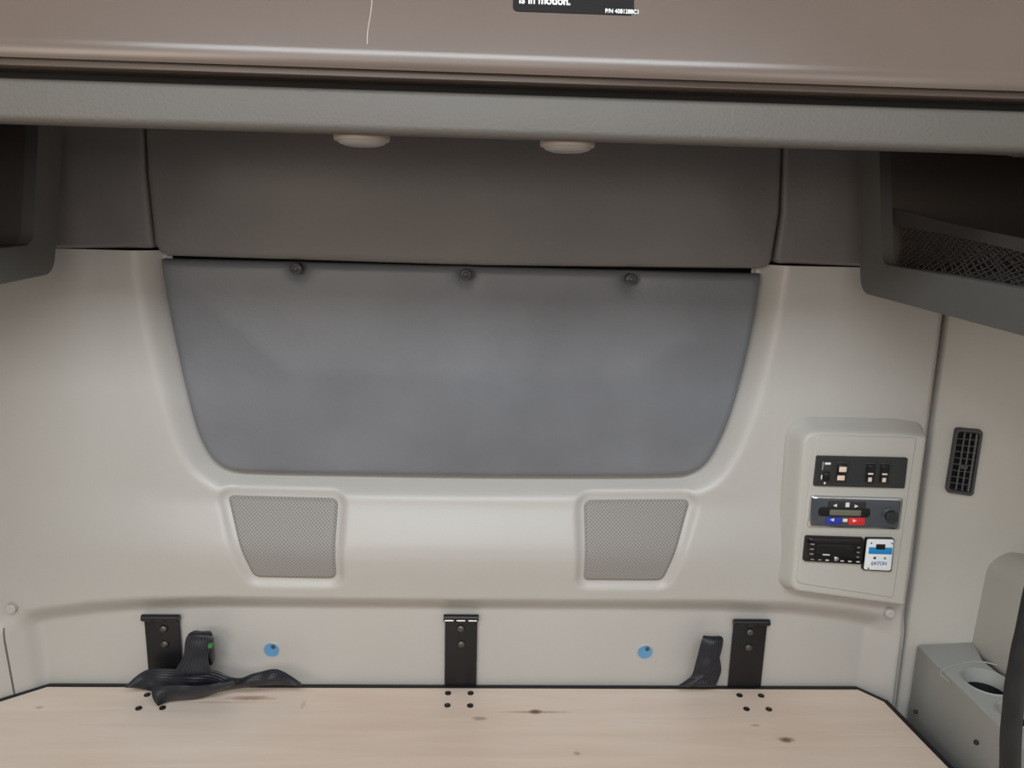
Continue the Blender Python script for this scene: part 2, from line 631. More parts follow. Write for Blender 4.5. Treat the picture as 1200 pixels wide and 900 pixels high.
pad('padded_panel', [(163, 90), (922, 112), (920, 180), (917, 250), (906, 315.5), (560, 311.5), (186, 300), (177, 285), (168, 200)],
    [0, 0, 0, 0, .02, 0, .02, 0, 0], 'long grey padded vinyl panel above the window cover')
pad('padded_panel', [(-60, 84), (162, 90), (167, 200), (177, 291), (60, 292), (-60, 290)], [0, 0, 0, .01, 0, 0],
    'short dark padded vinyl panel beside the left bin')
pad('padded_panel', [(923, 112), (1130, 117), (1130, 316), (1010, 313), (910, 309), (919, 250)], [0, 0, 0, 0, .012, 0],
    'short grey padded vinyl panel beside the right bin')

# ------------------------------------------------------------------ window cover
top_l = UY(185, 303, YU); top_r = UY(896, 321, YU)
ztop = lambda x: np.interp(x, [top_l[0], top_r[0]], [top_l[2], top_r[2]])
COV = [p for p in WIN if p[1] < ztop(p[0]) - .002]
COV = [(float(top_l[0]), float(top_l[2]))] + [tuple(p) for p in COV] + [(float(top_r[0]), float(top_r[2]))]
cen = np.mean(COV, 0)
COV = [tuple(cen + (np.array(p) - cen) * np.array([.9975, .997])) for p in COV]
BT = [UY(347, 314.5, YU - .004), UY(546, 321.5, YU - .004), UY(739.5, 327, YU - .004)]
wc = thing('window_cover', (cen[0], -.01, cen[1]), 'dark slate vinyl window cover held by three buttons', 'window cover')
rngc = np.random.default_rng(3)
WAVES = [(rngc.uniform(4, 16), rngc.uniform(3, 12), rngc.uniform(0, 6.3), rngc.uniform(.0002, .0007)) for _ in range(9)]


def cover_h(d, x, z):
    t = np.clip(d / .017, 0, 1)
    h = .016 * np.sqrt(np.maximum(1 - (1 - t) ** 2, 0)) + .014 * sst(d, .0, .24)
    h = h - .0004 * np.exp(-((d - .016) / .004) ** 2)          # stitched hem groove
    for a, b, c, w in WAVES:
        h = h + w * np.sin(a * x + b * z + c) * sst(d, .02, .08)
    for p in BT:
        r = np.hypot(x - p[0], z - p[2])
        h = h - .010 * np.exp(-(r / .017) ** 2) - .002 * np.exp(-(r / .04) ** 2)
    for px, py, s in ((413, 453, 1), (676, 456, -1)):           # two small dimples
        p = UY(px, py, YU); r = np.hypot(x - p[0], z - p[2]); h = h + s * .0012 * np.exp(-(r / .006) ** 2)
    return h


puff('cushion', COV, cover_h, .022, M['cover'], wc, Y=-.012, step=.010, grid=.0125, rings=(.001, .003, .006, .010, .013, .016, .019, .024))
for p in BT:
    bm = bmesh.new()
    lathe_bm(bm, [(.010, -.012), (.0105, .002), (.0105, .0045), (.0085, .0062), (.006, .0066), (.0045, .0058), (.003, .0066), (.001, .007)], (p[0], -.0335, p[2]), 'Y', 28)
    bm_obj('button', bm, M['button'], wc)
adopt(wc)

# ------------------------------------------------------------------ speakers
for spk, lab in ((SPK_L, 'grey mesh speaker grille with sloping left edge below the window cover'),
                 (SPK_R, 'grey mesh speaker grille with sloping right edge beside the control panel')):
    c = np.mean(spk, 0)
    sp = thing('speaker_grille', (c[0], -.03, c[1]), lab, 'speaker', 'speaker grilles')
    P = np.array([c]); base = float(wall_h(np.array([c[0]]), np.array([c[1]]))[0])
    ins = [tuple(c + (np.array(p) - c) * .975) for p in spk]
    # the mesh follows the swelling wall
    puff('mesh_panel', ins, lambda d, x, z: wall_h(x, z) + .0015 + .0045 * sst(d, 0, .006), .012, M['mesh'], sp, step=.006, grid=.012, rings=(.0015, .003, .005, .007))
    adopt(sp)

# ------------------------------------------------------------------ bunk board
RB0 = UZ(1036, 822, ZB); RB1 = UZ(1112, 900, ZB)
LB0 = UZ(0, 822, ZB)
rd = (RB1 - RB0) / abs(RB1[1] - RB0[1])
yf = -1.02
RB2 = RB0 + rd * (RB0[1] - yf)
C0 = UZ(55, 805, ZB); C1 = UZ(1005, 807.5, ZB)
ld = UZ(-60, 850, ZB)
board_ol = [(C0[0], -.014), (C1[0], -.014), (RB0[0], RB0[1]), (RB2[0], yf), (-.93, yf), (-.93, -.10), (LB0[0], LB0[1])]
print('board', board_ol)


def wood():
    m = bpy.data.materials.new('pale_plywood'); m.use_nodes = True
    nt = m.node_tree; b = nt.nodes['Principled BSDF']; L = nt.links.new
    b.inputs['Roughness'].default_value = .45
    b.inputs['Specular IOR Level'].default_value = .35
    tc = nt.nodes.new('ShaderNodeTexCoord')
    mp = nt.nodes.new('ShaderNodeMapping'); mp.inputs['Scale'].default_value = (1.2, 14, 1)
    L(tc.outputs['Object'], mp.inputs['Vector'])
    n1 = nt.nodes.new('ShaderNodeTexNoise'); n1.inputs['Scale'].default_value = 3.0; n1.inputs['Detail'].default_value = 6; n1.inputs['Distortion'].default_value = .6
    L(mp.outputs['Vector'], n1.inputs['Vector'])
    r1 = nt.nodes.new('ShaderNodeValToRGB')
    r1.color_ramp.elements[0].position = .30; r1.color_ramp.elements[0].color = lin((222, 205, 190))
    r1.color_ramp.elements[1].position = .70; r1.color_ramp.elements[1].color = lin((229, 215, 202))
    L(n1.outputs['Fac'], r1.inputs['Fac'])
    n2 = nt.nodes.new('ShaderNodeTexNoise'); n2.inputs['Scale'].default_value = 2.2; n2.inputs['Detail'].default_value = 2
    L(tc.outputs['Object'], n2.inputs['Vector'])
    r2 = nt.nodes.new('ShaderNodeValToRGB')
    r2.color_ramp.elements[0].position = .35; r2.color_ramp.elements[0].color = (.93, .88, .84, 1)
    r2.color_ramp.elements[1].position = .65; r2.color_ramp.elements[1].color = (1, 1, 1, 1)
    L(n2.outputs['Fac'], r2.inputs['Fac'])
    mx = nt.nodes.new('ShaderNodeMix'); mx.data_type = 'RGBA'; mx.blend_type = 'MULTIPLY'; mx.inputs['Factor'].default_value = 1
    L(r1.outputs['Color'], mx.inputs['A']); L(r2.outputs['Color'], mx.inputs['B'])
    cur = mx.outputs['Result']
    # knots: (pixel, half length along the grain, half width, strength, colour)
    for px, py, a, w, s, c in ((293, 818, .055, .010, .75, (150, 112, 84)), (627, 834, .016, .009, .95, (96, 62, 44)), (627, 834.5, .085, .0045, .5, (130, 92, 68)),
                               (562, 842, .018, .008, .55, (120, 96, 78)), (921, 867, .020, .010, .9, (104, 74, 52)), (885, 850, .012, .004, .6, (140, 108, 84)),
                               (676, 883, .009, .007, .55, (140, 104, 78)), (46, 829, .010, .006, .5, (150, 120, 96)), (260, 823, .12, .004, .35, (170, 134, 108)),
                               (355, 826, .006, .018, .3, (160, 132, 112))):
        p = UZ(px, py, ZB)
        vm = nt.nodes.new('ShaderNodeVectorMath'); vm.operation = 'SUBTRACT'; L(tc.outputs['Object'], vm.inputs[0]); vm.inputs[1].default_value = (p[0], p[1], p[2])
        vs = nt.nodes.new('ShaderNodeVectorMath'); vs.operation = 'MULTIPLY'; L(vm.outputs[0], vs.inputs[0]); vs.inputs[1].default_value = (1 / a, 1 / w, 0)
        n3 = nt.nodes.new('ShaderNodeTexNoise'); n3.inputs['Scale'].default_value = 90; L(tc.outputs['Object'], n3.inputs['Vector'])
        ln = nt.nodes.new('ShaderNodeVectorMath'); ln.operation = 'LENGTH'; L(vs.outputs[0], ln.inputs[0])
        ad = nt.nodes.new('ShaderNodeMath'); ad.operation = 'MULTIPLY_ADD'; L(n3.outputs['Fac'], ad.inputs[0]); ad.inputs[1].default_value = .55; L(ln.outputs['Value'], ad.inputs[2])
        mr = nt.nodes.new('ShaderNodeMapRange'); L(ad.outputs[0], mr.inputs['Value'])
        mr.inputs['From Min'].default_value = 1.25; mr.inputs['From Max'].default_value = .6; mr.inputs['To Min'].default_value = 0; mr.inputs['To Max'].default_value = s
        mk = nt.nodes.new('ShaderNodeMix'); mk.data_type = 'RGBA'
        L(mr.outputs['Result'], mk.inputs['Factor']); L(cur, mk.inputs['A']); mk.inputs['B'].default_value = lin(c)
        cur = mk.outputs['Result']
    L(cur, b.inputs['Base Color'])
    bp = nt.nodes.new('ShaderNodeBump'); bp.inputs['Strength'].default_value = .08; bp.inputs['Distance'].default_value = .002
    L(n1.outputs['Fac'], bp.inputs['Height']); L(bp.outputs['Normal'], b.inputs['Normal'])
    return m


M['wood'] = wood()
bb = thing('bunk_board', (0, -.5, ZB - .02), 'pale plywood bunk board with knots and black edging', 'bunk board')
N = len(board_ol)
vs = [(x, y, ZB) for x, y in board_ol] + [(x, y, ZB - .018) for x, y in board_ol]
fs = [tuple(range(N)), tuple(range(2 * N - 1, N - 1, -1))] + [(i, (i + 1) % N, N + (i + 1) % N, N + i) for i in range(N)]
o = mesh_obj('plywood_sheet', vs, fs, M['wood'], bb, smooth=False); bevel(o, .0015, 2)
# black edging that runs round the back, sides
path = [(-.93, yf), (-.93, -.10), (LB0[0], LB0[1]), (C0[0], -.014), (C1[0], -.014), (RB0[0], RB0[1]), (RB2[0], yf)]


def strip_along(path, off0, off1, z0, z1, name, m, parent):
    P = [np.array(p, float) for p in path]; nrm = []
    for i in range(len(P)):
        t = P[min(i + 1, len(P) - 1)] - P[max(i - 1, 0)]; t /= np.linalg.norm(t)
        nrm.append(np.array([-t[1], t[0]]))
    vs, fs = [], []
    for p, n in zip(P, nrm):
        a = p + n * off0; b = p + n * off1
        vs += [(a[0], a[1], z0), (b[0], b[1], z0), (b[0], b[1], z1), (a[0], a[1], z1)]
    for i in range(len(P) - 1):
        for k in range(4):
            fs.append((4 * i + k, 4 * i + (k + 1) % 4, 4 * i + 4 + (k + 1) % 4, 4 * i + 4 + k))
    fs += [(0, 1, 2, 3), tuple(4 * (len(P) - 1) + k for k in (3, 2, 1, 0))]
    return mesh_obj(name, vs, fs, m, parent, smooth=False)


strip_along(path, .0005, .0085, ZB - .03, ZB + .0012, 'edge_trim', M['rubber'], bb)
# support frame under the sheet
bm = bmesh.new(); box_bm(bm, (-.05, -.5, ZB - .07), (1.3, .9, .10), .004); bm_obj('support_frame', bm, M['black'], bb)
SCR = [(525, 812.7), (551.5, 812.7), (524.3, 827), (551, 827.3), (866.6, 815.2), (892, 815.6), (874.8, 831.2), (901, 831.5), (172.5, 814.6), (162.5, 830.4), (190.5, 830), (199, 815)]
scr0 = None
for px, py in SCR:
    p = UZ(px, py, ZB)
    if scr0 is None:
        bm = bmesh.new(); lathe_bm(bm, [(.0062, -.004), (.0062, .0016), (.0048, .0026), (.0028, .0026)], (0, 0, 0), 'Z', 16, sgn=1)
        scr0 = o = bm_obj('screw', bm, M['black'], bb)
        bm = bmesh.new(); lathe_bm(bm, [(.0026, .001), (.0026, .0031), (.0012, .0033)], (0, 0, 0), 'Z', 6, sgn=1)
        sock0 = s = bm_obj('screw_head', bm, M['steel'], o)
    else:
        o = scr0.copy(); COL.objects.link(o); o.parent = bb
        s = sock0.copy(); COL.objects.link(s); s.parent = o
    o.location = (p[0], p[1], p[2])
adopt(bb)

# ------------------------------------------------------------------ hinges
HG = [((520, 561), 720.5, 728, (520, 559), 805, [(540, 736.5), (540.5, 755)], 'black steel strap bracket in the middle of the lower wall'),
      ((166, 210), 720.5, 728, (174.5, 214), 803, [(191.6, 737), (193, 755)], 'black steel strap bracket behind the left folded belt'),
      ((860, 902), 726, 733, (855, 891), 806, [(879, 740.8), (877.2, 759)], 'black steel strap bracket beside the right belt')]
YH = -.012
for (kx, k0, k1, bx, by, bolts, lab) in HG:
    a = UY(kx[0], k0, YH); b = UY(kx[1], k0, YH); c = UY(kx[0], k1, YH); e = UY(bx[1], by, YH); e0 = UY(bx[0], by, YH)
    xc = (a[0] + b[0]) / 2; w = b[0] - a[0]; zt = (a[2] + b[2]) / 2; zk = zt - (a[2] - c[2])
    hg = thing('hinge', (xc, -.005, ZB), lab, 'hinge', 'black hinges on the lower wall')
    bm = bmesh.new()
    pw = .93 * w; pxl = (a[0] + UY(bx[0], by, YH)[0]) / 2
    xb = (e[0] + e0[0]) / 2; xm = (xc + xb) / 2
    box_bm(bm, (xm, -.0065, (zk + ZB - .01) / 2), (pw, .006, zk - ZB + .012), .0012)
    bm_obj('leaf', bm, M['black'], hg)
    bm = bmesh.new()
    tube_bm(bm, [(xc - w / 2, -.0125, zt - .006), (xc + w / 2, -.0125, zt - .006)], .0065, 14)
    bm_obj('pivot_roll', bm, M['black'], hg)
    bm = bmesh.new()
    for k in range(3):
        x0 = xc - w / 2 + w * (k + .12) / 3; x1 = xc - w / 2 + w * (k + .86) / 3
        tube_bm(bm, [(x0, -.0175, zt - .0095), (x1, -.0175, zt - .0095)], .0017, 8)
    bm_obj('hinge_pin', bm, M['glint'] if kx[0] == 520 else M['black'], hg)  # bright metal paints a glint on the middle hinge, the others stay black
    for q in bolts:
        p = UY(q[0], q[1], YH)
        bm = bmesh.new(); lathe_bm(bm, [(.0078, -.002), (.0078, .0022), (.0062, .0046), (.0036, .0056), (.0036, .0036), (.001, .0034)], (p[0], -.0095, p[2]), 'Y', 20)
        bm_obj('bolt', bm, M['steel'], hg)
    adopt(hg)

# ------------------------------------------------------------------ blue plugs
for px, py, lab in ((318, 762, 'blue covered round hole right of the left belt'), (756, 764.5, 'blue covered round hole left of the right belt')):
    p = UY(px, py, -.002)
    pl = thing('blue_plug', (p[0], 0, p[2]), lab, 'plug', 'blue round plugs on the lower wall')
    bm = bmesh.new()
    lathe_bm(bm, [(.0172, -.006), (.0172, .0006), (.0160, .0016), (.0148, .0010)], (p[0], 0, p[2]), 'Y', 32)
    bm_obj('rim', bm, M['wall'], pl)
    bm = bmesh.new()
    lathe_bm(bm, [(.0148, -.006), (.0148, .0012), (.0138, .0018), (.0128, .0014), (.001, .0012)], (p[0], 0, p[2]), 'Y', 32)
    bm_obj('film_disc', bm, M['blue'], pl)
    bm = bmesh.new()
    lathe_bm(bm, [(.0042, .0), (.0042, .0028), (.003, .004), (.001, .0042)], (p[0] + .004, 0, p[2] + .0075), 'Y', 16)
    bm_obj('screw', bm, M['button'], pl)
    adopt(pl)


# ------------------------------------------------------------------ belts
def RL(pts):
    """rail points: (px,py,Y) on an upright plane, or (px,py,None) lying on the board"""
    out = []
    for q in pts:
        out.append(UY(q[0], q[1], q[2]) if q[2] is not None else UZ(q[0], q[1], ZB + .008))
    return out


bl = thing('seat_belt', (UY(230, 800, -.06)[0], -.06, ZB), 'black folded seat belt with buckle lying over the left hinge', 'seat belt', 'seat belts on the bunk')
ribbon('webbing', RL([(149, 803, -.05), (172, 785, -.045), (205, 784, -.05), (248, 785, -.06), (277, 795, -.065), (300, 789, -.06), (326, 785, -.055), (353, 801, -.05)]),
       RL([(151, 804.5, -.055), (178, 809, None), (206, 813, None), (238, 814, None), (262, 809, None), (290, 805, -.066), (322, 802, -.06), (353, 803, -.052)]), .0025, M['belt'], bl, wavy=.010)
ribbon('webbing_fold', RL([(178, 804, -.075), (205, 803, -.085), (240, 803, -.085), (274, 796, -.072)]),
       RL([(185, 827, None), (200, 821, None), (238, 817, None), (277, 800, -.075)]), .0025, M['belt'], bl, wavy=.008)
ribbon('buckle_sleeve', RL([(203, 790, -.06), (216, 768, -.058), (219, 748, -.056), (227, 741, -.045), (232, 741, -.03)]),
       RL([(248, 790, -.06), (244, 768, -.058), (249, 749, -.056), (247, 742, -.045), (244, 741, -.03)]), .006, M['belt'], bl, wavy=.006)
p = UY(243, 763, -.044)
bm = bmesh.new(); box_bm(bm, (p[0], -.042, p[2]), (.022, .022, .055), .005); bm_obj('buckle', bm, M['blackgloss'], bl)
p = UY(246, 757.5, -.072)
bm = bmesh.new(); box_bm(bm, (p[0], -.068, p[2]), (.007, .010, .008), .001); bm_obj('release_tab', bm, M['green'], bl)['label'] = 'green release tab'
adopt(bl)

br = thing('seat_belt', (UY(828, 803, -.05)[0], -.05, ZB), 'black seat belt strap standing up beside the right hinge', 'seat belt', 'seat belts on the bunk')
ribbon('webbing', RL([(826, 745.5, -.03), (823, 748, -.045), (817, 770, -.048), (810, 792, -.048), (795, 804, -.05)]),
       RL([(843, 745.5, -.03), (847, 750, -.045), (843, 770, -.05), (836, 786, -.052), (808, 804, -.056)]), .003, M['belt'], br, wavy=.006)
ribbon('webbing_fold', RL([(843, 770, -.048), (845, 784, -.046), (842, 795, -.044), (838, 804, -.042)]),
       RL([(824, 772, -.044), (812, 790, -.044), (808, 798, -.044), (806, 804, -.044)]), .003, M['belt'], br, wavy=.004)
adopt(br)

# ------------------------------------------------------------------ control panel pod
YF = -.078
pod_ol = [tuple(p) for p in rounded(XZ([(922, 488), (1050, 491), (1083, 496), (1055, 708), (1010, 702), (907, 688)], YU - .002), [.04, 0, .022, .02, 0, .035], 8)]
pc = np.mean(pod_ol, 0)
pod = thing('control_panel', (pc[0], -.03, pc[1]), 'beige raised control panel housing on the right of the wall', 'control panel')
puff('housing', pod_ol, lambda d, x, z: .045 * sst(d, -.004, .021), .03, M['pod'], pod, Y=YU, step=.008, grid=.02, rings=(.002, .005, .008, .011, .014, .017, .020, .024))
face_ol = rounded(XZ([(955, 508), (1076, 511.5), (1048, 703), (932, 685)], YF), [.012, .003, .003, .012], 6)
face_ol = [tuple(np.mean(face_ol, 0) + (np.array(p) - np.mean(face_ol, 0)) * .985) for p in face_ol]
puff('faceplate', face_ol, lambda d, x, z: .0022 * sst(d, 0, .002), .006, M['pod'], pod, Y=YF + .0025, step=.01, grid=.03, rings=(.001, .002, .003))
adopt(pod)


def plate(name, px, Y, hgt, m, parent, r=.002, edge=.0012, depth=None):
    ol = quadpatch(px, Y, r)
    return puff(name, ol, lambda d, x, z: hgt * np.sqrt(np.clip(1 - (1 - np.clip(d / edge, 0, 1)) ** 2, 0, 1)), depth or (hgt + .004), m, parent, Y=Y + hgt, step=.004, grid=.02,
                rings=(edge * .25, edge * .5, edge))


def sub(q, u0, u1, v0, v1):
    """bilinear sub-rectangle of a quad tl,tr,br,bl"""
    q = [np.array(p, float) for p in q]
    f = lambda u, v: tuple((q[0] * (1 - u) + q[1] * u) * (1 - v) + (q[3] * (1 - u) + q[2] * u) * v)
    return [f(u0, v0), f(u1, v0), f(u1, v1), f(u0, v1)]


YD = YF - .006
# switch bank
Q = [(958, 534.7), (1064.8, 537), (1060.8, 573), (954, 570)]
c = UY(1009, 554, YF)
sw = thing('switch_bank', (c[0], YF, c[2]), 'charcoal switch strip at the top of the control panel', 'switch panel')
plate('switch_plate', Q, YD, .006, M['switch'], sw, .003)
for u0, u1, name in ((.05, .20, 'dimmer'), (.225, .36, 'rocker_switch'), (.545, .665, 'rocker_switch'), (.70, .82, 'rocker_switch')):
    plate('switch_bezel', sub(Q, u0, u1, .16, .88), YD - .0012, .0012, M['switch'], sw, .0015, .0005)
for u0, u1, k in ((.235, .345, 0), (.555, .655, 1), (.71, .81, 1)):
    r = plate('rocker_switch', sub(Q, u0 + .005, u1 - .005, .24, .82), YD - .0042, .003, M['rocker'], sw, .001, .0012)
    if k == 0:
        plate('marking', sub(Q, u0 + .02, u1 - .01, .33, .50), YD - .0047, .0004, M['amber'], r, .0008, .0002)
        plate('marking', sub(Q, u0 + .01, u1 - .02, .62, .78), YD - .0047, .0004, M['amber'], r, .0008, .0002)
    else:
        plate('marking', sub(Q, u0 + .022, u1 - .022, .515, .565), YD - .0047, .0004, M['white'], r, .0004, .0002)
        plate('marking', sub(Q, u0 + .03, u1 - .03, .66, .80), YD - .0047, .0004, M['amber'], r, .0012, .0002)
plate('dial_cap', sub(Q, .09, .165, .52, .82), YD - .004, .003, M['rocker'], sw, .003, .001)
plate('marking', sub(Q, .092, .155, .20, .27), YD - .0018, .0004, M['white'], sw, .0004, .0002)
plate('marking', sub(Q, .065, .078, .18, .45), YD - .0018, .0004, M['dim'], sw, .0003, .0002)
plate('marking', sub(Q, .065, .078, .62, .76), YD - .0018, .0004, M['white'], sw, .0003, .0002)
plate('marking', sub(Q, .105, .122, .85, .92), YD - .0018, .0004, M['white'], sw, .0004, .0002)
adopt(sw)

# climate control
Q = [(950.7, 581), (1059, 584), (1054.7, 621), (946.7, 618)]
c = UY(1003, 600, YF)
cc = thing('climate_control', (c[0], YF, c[2]), 'dark grey climate control with blue and red keys in the control panel', 'climate control')
plate('bezel', Q, YD + .001, .005, M['chrome'], cc, .004)
Qi = sub(Q, .024, .98, .08, .955)
plate('fascia', Qi, YD - .0005, .002, M['hvac'], cc, .004, .0015)
plate('display_surround', sub(Q, .10, .66, .36, .64), YD - .002, .0015, M['rocker'], cc, .005, .001)
plate('display', sub(Q, .22, .56, .42, .60), YD - .0026, .0008, M['lcd'], cc, .0012, .0004)
kb = plate('key_strip', sub(Q, .195, .605, .15, .37), YD - .0018, .0015, M['switch'], cc, .0025, .0008)


def arrow(px, py, s, d, Y, parent, m=M['white']):
    p = UY(px, py, Y)
    v = [(p[0] + d * s, Y, p[2]), (p[0] - d * s * .7, Y, p[2] + s * .75), (p[0] - d * s * .7, Y, p[2] - s * .75)]
    v += [(x, y + .0008, z) for x, y, z in v]
    return mesh_obj('arrow_mark', v, [(0, 1, 2), (5, 4, 3), (0, 1, 4, 3), (1, 2, 5, 4), (2, 0, 3, 5)], m, parent, smooth=False)


arrow(979, 592.5, .0042, -1, YD - .0038, kb)
arrow(1003.5, 593.2, .0042, 1, YD - .0038, kb)
plate('square_mark', sub(Q, .385, .425, .19, .33), YD - .0036, .0004, M['white'], kb, .0004, .0002)
for u0, u1, m, name in ((.19, .36, 'bluekey', 'blue_key'), (.435, .615, 'redkey', 'red_key')):
    k = plate('temperature_key', sub(Q, u0, u1, .665, .895), YD - .0030, .0025, M[m], cc, .003, .001)
    k['label'] = 'blue cooling key' if m == 'bluekey' else 'red heating key'
    if m == 'bluekey':
        arrow(975.5, 609.3, .0042, -1, YD - .0040, k)
    else:
        arrow(1001.5, 610.3, .0042, 1, YD - .0040, k)
plate('marking', sub(Q, .373, .422, .70, .80), YD - .0022, .0008, M['white'], cc, .0006, .0002)
p = UY(1042.5, 604, YD)
bm = bmesh.new(); lathe_bm(bm, [(.0150, -.002), (.0150, .0012), (.0138, .0018)], (p[0], YD - .0015, p[2]), 'Y', 36)
bm_obj('knob_ring', bm, M['hvac'], cc)
bm = bmesh.new()
lathe_bm(bm, [(.0118, -.002), (.0116, .008), (.0102, .0098), (.007, .0102), (.002, .0100)], (p[0], YD - .0025, p[2]), 'Y', 36)
bm_obj('knob', bm, M['switch'], cc)
adopt(cc)

# radio
Q = [(945, 629), (1013.5, 631), (1011, 662.5), (942, 658.5)]
c = UY(978, 645, YF)
rd_ = thing('radio', (c[0], YF, c[2]), 'black car radio with small white markings at the panel bottom', 'radio')
plate('radio_body', Q, YD - .002, .008, M['blackgloss'], rd_, .004, .002)
plate('screen', sub(Q, .20, .84, .26, .66), YD - .0028, .001, M['rocker'], rd_, .001, .0005)
for v in (.24, .43, .62):
    plate('side_key', sub(Q, .07, .15, v, v + .10), YD - .0032, .0012, M['rocker'], rd_, .0006, .0004)
    plate('marking', sub(Q, .085, .15, v + .03, v + .075), YD - .0037, .0004, M['dim'], rd_, .0003, .0002)
for v in (.30, .48, .66):
    plate('side_key', sub(Q, .87, .95, v, v + .10), YD - .0032, .0012, M['rocker'], rd_, .0006, .0004)
    plate('marking', sub(Q, .885, .93, v + .03, v + .07), YD - .0037, .0004, M['dim'], rd_, .0003, .0002)
for u in (.09, .22, .345, .60, .73, .87):
    plate('lower_key', sub(Q, u, u + .10, .84, .94), YD - .0032, .0012, M['rocker'], rd_, .0006, .0004)
    plate('marking', sub(Q, u + .02, u + .075, .865, .905), YD - .0037, .0004, M['white'] if u > .3 else M['dim'], rd_, .0003, .0002)
plate('marking', sub(Q, .31, .43, .66, .70), YD - .0037, .0004, M['white'], rd_, .0003, .0002)
p = UY(979, 654, YD)
bm = bmesh.new(); lathe_bm(bm, [(.0045, -.001), (.0042, .0022), (.003, .003), (.001, .0032)], (p[0], YD - .0025, p[2]), 'Y', 20)
bm_obj('knob', bm, M['chrome'], rd_)
adopt(rd_)

# charger remote with white and blue face
Q = [(1016.5, 632), (1048, 632.5), (1044, 669), (1012.5, 667.5)]
c = UY(1030, 650, YF)
rm = thing('remote_display', (c[0], YF, c[2]), 'small white and blue display module beside the black radio', 'display module')
plate('module_body', [(1015.5, 631), (1049.5, 631.5), (1045.5, 671), (1011, 669)], YD - .002, .008, M['blackgloss'], rm, .004, .002)
plate('module_face', Q, YD - .003, .0014, M['sticker'], rm, .0035, .0008)
plate('blue_band', sub(Q, .10, .97, .26, .48), YD - .0036, .0008, M['cyan'], rm, .0006, .0003)
plate('display', sub(Q, .36, .70, .16, .33), YD - .0042, .0010, M['rocker'], rm, .0006, .0004)
for u, m in ((.31, 'switch'), (.69, 'green_dot')):
    p = UY(*sub(Q, u, u, .58, .58)[0], YD)
    bm = bmesh.new(); lathe_bm(bm, [(.0024, -.001), (.0024, .001), (.0015, .0014)], (p[0], YD - .0032, p[2]), 'Y', 16)
    bm_obj('push_button', bm, M[m], rm)
for u, v in ((.13, .10), (.90, .10), (.12, .93)):
    p = UY(*sub(Q, u, u, v, v)[0], YD)
    bm = bmesh.new(); lathe_bm(bm, [(.0016, -.001), (.0016, .0006), (.001, .0009)], (p[0], YD - .0032, p[2]), 'Y', 12)
    bm_obj('screw', bm, M['steel'], rm)
pl = UY(*sub(Q, .24, .24, .84, .84)[0], YD - .0034); pr = UY(*sub(Q, .80, .80, .84, .84)[0], YD - .0034)
t = text_mesh('logo_text', 'EATON', .0098, M['logo'], rm, (pl[0], YD - .0034, pl[2]), off=.0001)
wid = max(v.co.x for v in t.data.vertices) - min(v.co.x for v in t.data.vertices)
for v in t.data.vertices:
    v.co.x = pl[0] + (v.co.x - pl[0]) * (pr[0] - pl[0]) / wid
adopt(rm)

# ------------------------------------------------------------------ right corner panel
ANG = math.radians(20)
S0 = np.array([float(SEAM_B[0]), -.004, 0.])
CD = np.array([math.cos(ANG), -math.sin(ANG), 0.]); CN = np.array([-math.sin(ANG), -math.cos(ANG), 0.])   # CN faces the cab


def CP(px, py, off=0.):
    return UP(px, py, S0 + CN * off, CN)


def cmap(u, z, h):
    p = S0 + CD * u + CN * h
    return (p[0], p[1], z)


def cu(p):
    return float((np.array(p) - S0) @ CD)


def corner_panel():
    nz, nx = 130, 60
    zz = np.linspace(ZB - .12, 1.95, nz); vs = []
    for z in zz:
        u0 = (seam_x(z) - S0[0]) / CD[0] + .004
        for k in range(nx):
            t = (k / (nx - 1)) ** 1.6
            u = u0 + t * (.42 - u0)
            e = u - u0
            h = -.016 * (1 - float(sst(np.array(e), 0, .016))) + .010 * float(sst(np.array(e), 0, .12))
            # curves towards the front further out
            h += .9 * max(u - .25, 0) ** 1.5
            vs.append(cmap(u, z, h))
    idx = np.arange(nx * nz).reshape(nz, nx)
    faces = np.stack([idx[:-1, :-1], idx[:-1, 1:], idx[1:, 1:], idx[1:, :-1]], -1).reshape(-1, 4)
    return struct(mesh_obj('wall_corner', vs, faces, M['side']))


corner_panel()

# vent
VH = .008
vq = [CP(1119, 500.5, VH), CP(1151, 503, VH), CP(1139, 580, VH), CP(1107, 575, VH)]
vuz = [(cu(p), float(p[2])) for p in vq]
vc = np.mean(vuz, 0)
vt = thing('air_vent', cmap(vc[0], vc[1], 0), 'black upright air vent with slats on the right corner panel', 'air vent')
vol = rounded(vuz, .007, 6)
du = np.array(vuz[1]) - np.array(vuz[0]); dv = np.array(vuz[3]) - np.array(vuz[0])


def VQ(a, b):
    return tuple(np.array(vuz[0]) * (1 - a) * (1 - b) + np.array(vuz[1]) * a * (1 - b) + np.array(vuz[2]) * a * b + np.array(vuz[3]) * (1 - a) * b)


puff('backing', rounded([VQ(.08, .04), VQ(.92, .04), VQ(.92, .96), VQ(.08, .96)], .005), lambda d, x, z: .0085, .003, M['blackgloss'], vt, mapf=cmap, step=.006, grid=.03)


